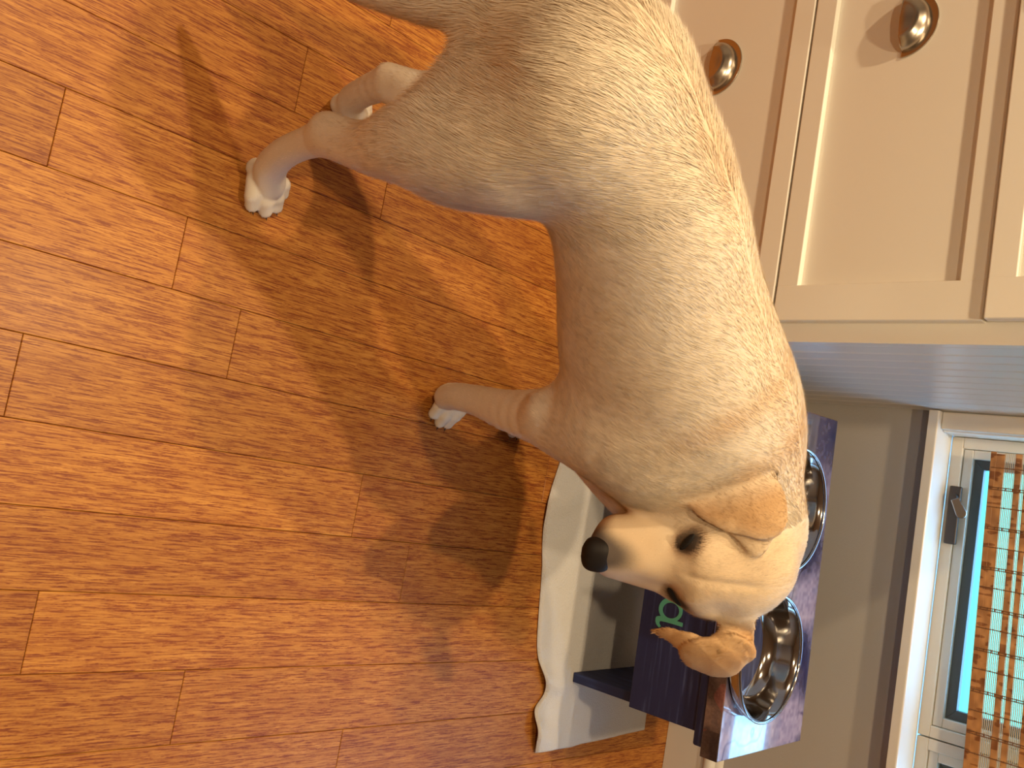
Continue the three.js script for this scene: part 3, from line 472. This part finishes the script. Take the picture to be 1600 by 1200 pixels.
function surfaceNet(f, lo, hi, h, B = 8) {                 // one closed skin round the field, skipping blocks far from it
  const n = [0, 1, 2].map((i) => Math.ceil((hi[i] - lo[i]) / h / B) * B + 1), [nx, ny, nz] = n, sx = 1, sy = nx, sz = nx * ny;
  const V = new Float32Array(nx * ny * nz).fill(1), reach = h * B * 0.87 * 1.35 + h * 2;
  for (let bz = 0; bz + B < nz + 1; bz += B) for (let by = 0; by + B < ny + 1; by += B) for (let bx = 0; bx + B < nx + 1; bx += B) {
    const c = f(lo[0] + (bx + B / 2) * h, lo[1] + (by + B / 2) * h, lo[2] + (bz + B / 2) * h), skip = Math.abs(c) > reach;
    for (let k = bz; k <= bz + B && k < nz; k++) for (let j = by; j <= by + B && j < ny; j++) for (let i = bx; i <= bx + B && i < nx; i++) { const q = i + j * sy + k * sz; if (skip) { if (V[q] === 1) V[q] = c > 0 ? 0.9 : -0.9; } else if (V[q] === 1 || Math.abs(V[q]) === Math.fround(0.9)) V[q] = f(lo[0] + i * h, lo[1] + j * h, lo[2] + k * h); }
  }
  const id = new Int32Array(nx * ny * nz).fill(-1), P = [], I = [], co = [0, sx, sy, sx + sy, sz, sz + sx, sz + sy, sz + sx + sy], ed = [[0, 1], [0, 2], [0, 4], [1, 3], [1, 5], [2, 3], [2, 6], [4, 5], [4, 6], [3, 7], [5, 7], [6, 7]];
  for (let k = 0; k < nz - 1; k++) for (let j = 0; j < ny - 1; j++) for (let i = 0; i < nx - 1; i++) {
    const q = i + j * sy + k * sz; let m = 0; for (let e = 0; e < 8; e++) if (V[q + co[e]] < 0) m |= 1 << e; if (m === 0 || m === 255) continue;
    let X = 0, Y = 0, Z = 0, c = 0;
    for (const [a, b] of ed) { const va = V[q + co[a]], vb = V[q + co[b]]; if (va < 0 === vb < 0) continue; const t = va / (va - vb); X += (a & 1) + ((b & 1) - (a & 1)) * t; Y += ((a >> 1) & 1) + (((b >> 1) & 1) - ((a >> 1) & 1)) * t; Z += (a >> 2) + ((b >> 2) - (a >> 2)) * t; c++; }
    id[q] = P.length / 3; P.push(lo[0] + (i + X / c) * h, lo[1] + (j + Y / c) * h, lo[2] + (k + Z / c) * h);
  }
  const quad = (a, b, c, d, flip) => { if (a < 0 || b < 0 || c < 0 || d < 0) return; flip ? I.push(a, b, c, a, c, d) : I.push(a, c, b, a, d, c); };
  for (let k = 1; k < nz - 1; k++) for (let j = 1; j < ny - 1; j++) for (let i = 1; i < nx - 1; i++) {
    const q = i + j * sy + k * sz, s = V[q] < 0;
    if (s !== V[q + sx] < 0) quad(id[q], id[q - sy], id[q - sy - sz], id[q - sz], s);
    if (s !== V[q + sy] < 0) quad(id[q], id[q - sz], id[q - sz - sx], id[q - sx], s);
    if (s !== V[q + sz] < 0) quad(id[q], id[q - sx], id[q - sx - sy], id[q - sy], s);
  }
  return { P, I };
}
function headWeight(x, y, z) {                             // 1 on the head, 0 on the body, by which of the two the skin lies nearer to
  const P0 = toDog(x, y, -z), P1 = worldToHead(x, y, z); if (Math.hypot(...P1) > 0.24) return 0;
  let b = 1, h = 1; for (const p of prims) { if (p.frame) h = Math.min(h, p.f(...P1)); else b = Math.min(b, p.f(...P0)); }
  return sstep(-0.012, 0.022, b - h);
}
const gradient = (x, y, z, e = 0.0012) => { const n = [dogSDF(x + e, y, z) - dogSDF(x - e, y, z), dogSDF(x, y + e, z) - dogSDF(x, y - e, z), dogSDF(x, y, z + e) - dogSDF(x, y, z - e)], l = Math.hypot(...n) || 1; return n.map((v) => v / l); };
// the eyes lie where a line from the crown side meets the skin
const onHead = (a, bApp) => { let c = 0.06; for (; c > -0.1; c -= 0.0005) { const q = HV(a, bApp, c), w = headToWorld(...q); if (dogSDF(...w) < 0) return q; } return HV(a, bApp, 0); };
const eyes = [[0.0005, 0.0371, 1], [0.002, -0.0388, -1]].map(([a, b, s]) => ({ at: onHead(a, b), s }));
const NOSE = [0.108, -0.006, -0.030];
// coat colour (what the hair is, not how it is lit)
const CREAM = [0.74, 0.645, 0.49], PALE = [0.79, 0.725, 0.60], TAN = [0.58, 0.38, 0.19], RUST = [0.50, 0.27, 0.10], DARK = [0.035, 0.026, 0.022], GREY = [0.085, 0.068, 0.06];
const mix3 = (a, b, t) => [a[0] + (b[0] - a[0]) * t, a[1] + (b[1] - a[1]) * t, a[2] + (b[2] - a[2]) * t];
function coat(x, y, z) {
  const [s, , w] = toDog(x, y, -z), [a, b, c] = worldToHead(x, y, z), HW = headWeight(x, y, z);
  let col = mix3(CREAM, PALE, 0.7 * noise(s * 16, w * 16, y * 16));
  const n1 = noise(s * 26 + 5, w * 26, y * 26), n2 = noise(s * 9 + 2, w * 9 + 4, y * 9);
  { const col0 = col;
    const back = sstep(0.055, 0.0, Math.abs(w)) * sstep(0.50, 0.58, y);
    col = mix3(col, TAN, back * (0.18 + 0.5 * n2 * n1));
    const stripe = Math.exp(-(((s - 0.50 + 0.25 * (y - 0.5) + 0.02 * (n1 - 0.5)) / 0.022) ** 2)) * sstep(0.40, 0.52, y) + 0.8 * Math.exp(-(((s - 0.40 + 0.15 * (y - 0.5)) / 0.018) ** 2)) * sstep(0.46, 0.56, y);   // tan bars over the shoulder
    col = mix3(col, TAN, clamp(stripe, 0, 1) * (0.25 + 0.5 * n1));
    const hock = sstep(0.35, 0.24, y) * sstep(0.13, 0.20, y) * sstep(0.05, -0.03, s);
    col = mix3(col, TAN, hock * 0.5 * sstep(-0.030, -0.050, s));
    col = mix3(col, [0.76, 0.715, 0.64], 0.65 * sstep(0.52, 0.34, y));
    const el = Math.min(Math.hypot(s - 0.386, y - 0.286, (w - 0.096) * 0.5), Math.hypot(s - 0.392, y - 0.279, (w - 0.096) * 0.5)); col = mix3(col, [0.16, 0.085, 0.06], 0.85 * sstep(0.0062, 0.0030, el));
    col = mix3(col, TAN, (0.16 + 0.30 * n2) * sstep(0.24, 0.16, y) * sstep(0.03, 0.07, y) * (s < 0.2 ? sstep(-0.015, -0.050, s) : 0.5));
    col = mix3(col, col0, HW);
  }
  if (HW > 0.01) { const col1 = col; col = mix3([0.66, 0.525, 0.35], [0.72, 0.61, 0.44], n2);
    const bApp = b * Math.cos(ROLL) - c * Math.sin(ROLL), eD = earDist(a, b, c);
    col = mix3(col, TAN, 0.28 * sstep(-0.06, -0.01, -Math.abs(b)) * sstep(-0.13, -0.02, a) * (0.4 + 0.6 * n2));
    { const t = sstep(0.006, 0.001, eD) * sstep(0.050, 0.085, Math.abs(b)), edge = sstep(-0.03, 0.015, a); col = mix3(col, mix3(TAN, RUST, clamp(0.6 * edge + 0.8 * n1 * n1 + 0.3 * noise(s * 60, w * 60, y * 60) - 0.15, 0, 1)), t * (0.85 + 0.15 * n2)); }
    for (const e of eyes) {
      const da = a - e.at[0], db = (b - e.at[1]) * e.s, al = -da * 0.69 + db * 0.72, ac = da * 0.72 + db * 0.69, q = Math.hypot((al - 0.001) / 0.0195, ac / 0.0098);
      col = mix3(col, [0.30, 0.17, 0.09], 0.75 * sstep(1.75, 0.8, q)); col = mix3(col, DARK, 0.95 * sstep(1.02, 0.62, q + 0.3 * (n1 - 0.5)));
    }
    const dn = Math.hypot((a - NOSE[0] + 0.004) * 0.8, (b - 0.004) * 1.5, (c - NOSE[2] - 0.012) * 0.8); col = mix3(col, TAN, 0.35 * sstep(0.02, 0.05, a) * n2); col = mix3(col, GREY, 0.97 * sstep(0.048, 0.022, dn + 0.010 * (n1 - 0.5))); 
    const lip = Math.exp(-(((c + 0.066) / 0.006) ** 2)) * sstep(0.0, 0.03, a); col = mix3(col, [0.20, 0.12, 0.10], 0.5 * lip);
    col = mix3(col, RUST, 0.35 * sstep(0.05, 0.09, a) * sstep(-0.035, -0.06, c));
    col = mix3(col1, col, HW);
  }
  return col;
}
const dog = thing('dog', 'yellow labrador with tan ears standing on the wooden floor, looking down beside its bowls', 'dog');
{
  const { P, I } = surfaceNet(dogSDF, [-0.62, -0.008, -1.32], [0.27, 0.68, -0.40], 0.0036);
  const n = P.length / 3, N = new Float32Array(n * 3), C = new Float32Array(n * 3);
  for (let i = 0; i < n; i++) { const g = gradient(P[3 * i], P[3 * i + 1], P[3 * i + 2]); N.set(g, 3 * i); C.set(coat(P[3 * i], P[3 * i + 1], P[3 * i + 2]), 3 * i); }
  const g = new THREE.BufferGeometry(); g.setAttribute('position', new THREE.Float32BufferAttribute(P, 3)); g.setAttribute('normal', new THREE.BufferAttribute(N, 3)); g.setAttribute('color', new THREE.BufferAttribute(C, 3)); g.setIndex(I);
  part('body', g, std({ vertexColors: true, roughness: 0.9, side: THREE.DoubleSide }), dog);
  // short hair, lying along the coat
  const F = [], FN = [], FC = [], FI = [];
  const tri = I.length / 3, cum = new Float32Array(tri); let tot = 0;
  const V = (i) => new THREE.Vector3(P[3 * i], P[3 * i + 1], P[3 * i + 2]);
  for (let t = 0; t < tri; t++) { const a = V(I[3 * t]), b = V(I[3 * t + 1]), c = V(I[3 * t + 2]); tot += b.sub(a).cross(c.sub(a)).length() / 2 * (Math.hypot(...worldToHead(P[3 * I[3 * t]], P[3 * I[3 * t] + 1], P[3 * I[3 * t] + 2])) < 0.17 ? 3.2 : 1); cum[t] = tot; }
  const HAIRS = 360000;
  for (let h = 0; h < HAIRS; h++) {
    const q = rnd() * tot; let lo = 0, hi = tri - 1; while (lo < hi) { const m = (lo + hi) >> 1; cum[m] < q ? (lo = m + 1) : (hi = m); }
    let u = rnd(), v = rnd(); if (u + v > 1) { u = 1 - u; v = 1 - v; }
    const ia = I[3 * lo], ib = I[3 * lo + 1], ic = I[3 * lo + 2], L = (arr, k) => arr[3 * ia + k] * (1 - u - v) + arr[3 * ib + k] * u + arr[3 * ic + k] * v;
    const p = [L(P, 0), L(P, 1), L(P, 2)], nn = new THREE.Vector3(L(N, 0), L(N, 1), L(N, 2)).normalize(), [s, y, w] = toDog(p[0], p[1], -p[2]), [a, b, c] = worldToHead(...p), r = Math.hypot(a, b, c);
    const head = r < 0.24 && headWeight(...p) > 0.5;
    let dir, len, lift = 0.16, wid = 0.00042;
    const n1 = noise(s * 30, y * 30, w * 30), n2 = noise(s * 13 + 3, y * 13, w * 13);
    if (head) {
      if (Math.hypot(a - NOSE[0], b, c - NOSE[2]) < 0.024 || eyes.some((e) => Math.hypot(a - e.at[0], b - e.at[1], c - e.at[2]) < 0.013)) continue;
      const isEar = earDist(a, b, c) < 0.002; const d = isEar ? [1, 0.15 * Math.sign(b), -0.3] : [-1, 0.25 * Math.sign(b), -0.1]; const o = headToWorld(...d); dir = new THREE.Vector3(o[0] - HO.x, o[1] - HO.y, o[2] - HO.z); len = isEar ? 0.0055 : a > 0.02 ? 0.0040 : 0.007;
    } else {
      let d; if (y < 0.06) d = [0.6, -0.6, 0]; else if (y < 0.36 && s < 0.1 && s > -0.08) d = [-0.25, -1, 0]; else if (y < 0.40 && s > 0.36) d = [-0.2 - 0.8 * sstep(0.26, 0.40, y), -1 + 0.45 * sstep(0.26, 0.40, y), 0]; else if (s < -0.07) d = [-0.5, -0.9, 0.15]; else d = [-1, -0.55 - (s < 0.12 ? 0.5 : 0), 0.25 * Math.sign(w) * sstep(0.4, 0.6, y)];
      const wld = toWorld(...d), o = toWorld(0, 0, 0); dir = new THREE.Vector3(wld[0] - o[0], wld[1] - o[1], wld[2] - o[2]);
      len = y < 0.06 ? 0.004 : y < 0.36 && s < 0.12 ? 0.006 + 0.010 * sstep(0.17, 0.36, y) : y < 0.36 ? 0.0065 + 0.0065 * sstep(0.2, 0.36, y) : s < -0.05 ? 0.020 : s < 0.14 ? 0.017 : 0.013; lift = s < 0.14 && y > 0.35 ? 0.20 : 0.15;
      if (s > 0.52 && y > 0.4) { dir.multiplyScalar(1); }
    }
    dir.x += 0.9 * (n1 - 0.5); dir.y += 0.9 * (n2 - 0.5); dir.z += 0.7 * (noise(s * 22 + 7, y * 22, w * 22) - 0.5); dir.normalize();
    dir.addScaledVector(nn, -dir.dot(nn)); if (dir.lengthSq() < 0.02) continue; dir.normalize(); dir.addScaledVector(nn, lift * rr(0.6, 1.5)).normalize();
    dir.x += rr(-0.12, 0.12); dir.y += rr(-0.12, 0.12); dir.z += rr(-0.12, 0.12);
    len *= rr(0.6, 1.25); const side = new THREE.Vector3().crossVectors(dir, nn).normalize().multiplyScalar(wid * rr(0.7, 1.4));
    const k = F.length / 3, o = 0.0006, base = [p[0] - nn.x * o, p[1] - nn.y * o, p[2] - nn.z * o];
    F.push(base[0] - side.x, base[1] - side.y, base[2] - side.z, base[0] + side.x, base[1] + side.y, base[2] + side.z, base[0] + dir.x * len, base[1] + dir.y * len, base[2] + dir.z * len);
    if (F[F.length - 2] < 0.001) { F.length -= 9; continue; }
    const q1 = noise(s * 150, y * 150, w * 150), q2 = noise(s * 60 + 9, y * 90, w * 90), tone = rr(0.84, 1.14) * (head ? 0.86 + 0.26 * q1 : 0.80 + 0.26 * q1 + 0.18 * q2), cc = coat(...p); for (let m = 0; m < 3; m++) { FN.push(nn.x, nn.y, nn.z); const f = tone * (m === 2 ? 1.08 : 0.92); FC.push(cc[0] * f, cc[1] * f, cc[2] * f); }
    FI.push(k, k + 1, k + 2);
  }
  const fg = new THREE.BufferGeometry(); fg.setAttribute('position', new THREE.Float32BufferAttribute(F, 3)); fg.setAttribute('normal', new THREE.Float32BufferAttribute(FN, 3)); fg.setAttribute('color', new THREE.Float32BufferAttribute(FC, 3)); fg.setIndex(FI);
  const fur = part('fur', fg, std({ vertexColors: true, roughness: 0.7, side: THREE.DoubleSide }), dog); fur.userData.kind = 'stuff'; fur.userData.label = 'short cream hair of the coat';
  // eyes: narrow dark slits under the lids
  for (const e of eyes) {
    const eg = new THREE.SphereGeometry(1, 28, 18), m = new THREE.Matrix4(), wn = new THREE.Vector3(...gradient(...headToWorld(...e.at), 0.006));
    const o = headToWorld(-0.69, 0.72 * e.s, 0), x = new THREE.Vector3(o[0] - HO.x, o[1] - HO.y, o[2] - HO.z); x.addScaledVector(wn, -x.dot(wn)).normalize(); const yv = new THREE.Vector3().crossVectors(wn, x);
    m.makeBasis(x.multiplyScalar(0.0145), yv.multiplyScalar(0.0052), wn.clone().multiplyScalar(0.0035)); m.setPosition(...headToWorld(...e.at)); eg.applyMatrix4(m);
    part('eye', eg, phys({ color: lin(0.004, 0.003, 0.003), roughness: 0.85 }), dog);
  }
  // nose leather with two nostrils
  const ng = new THREE.SphereGeometry(1, 48, 36), np = ng.attributes.position;
  for (let i = 0; i < np.count; i++) {
    let a = np.getX(i), b = np.getY(i), c = np.getZ(i);
    const sq = 1 / Math.pow(Math.abs(a) ** 2.6 + Math.abs(b) ** 2.6 + Math.abs(c) ** 2.6, 1 / 2.6); a *= sq; b *= sq; c *= sq;
    let A = a * 0.0205, Bq = b * 0.0225 * (1 - 0.12 * (c < 0 ? 1 : 0) * -c), Cq = c * 0.0170;
    for (const s of [-1, 1]) { const dn = Math.exp(-(((b - s * 0.52) / 0.22) ** 2 + ((c + 0.1) / 0.28) ** 2)) * (a > 0 ? a : 0); A -= 0.006 * dn; }
    A -= 0.0012 * Math.exp(-((b / 0.08) ** 2)) * (a > 0 ? 1 : 0);
    const q = headToWorld(NOSE[0] - 0.002 + A, NOSE[1] + 0.001 + Bq, NOSE[2] + Cq + 0.0065); np.setXYZ(i, ...q);
  }
  ng.computeVertexNormals(); part('nose', ng, phys({ color: lin(0.010, 0.0075, 0.0065), roughness: 0.6, specularIntensity: 0.45 }), dog);
  const clawMat = std({ color: lin(0.05, 0.035, 0.028), roughness: 0.45 });
  for (const [x, d, hd, sc, f, l] of claws) { const cg = new THREE.ConeGeometry(0.0028, 0.013, 10); cg.rotateZ(-Math.PI / 2 - 0.45); cg.rotateY(hd); const c = Math.cos(hd), s = Math.sin(hd); cg.translate(x + (f * c - l * s) * sc, 0.0072, -(d + (f * s + l * c) * sc)); part('claw', cg, clawMat, dog); }
}
//DOG-END//

renderer.render(scene, camera);
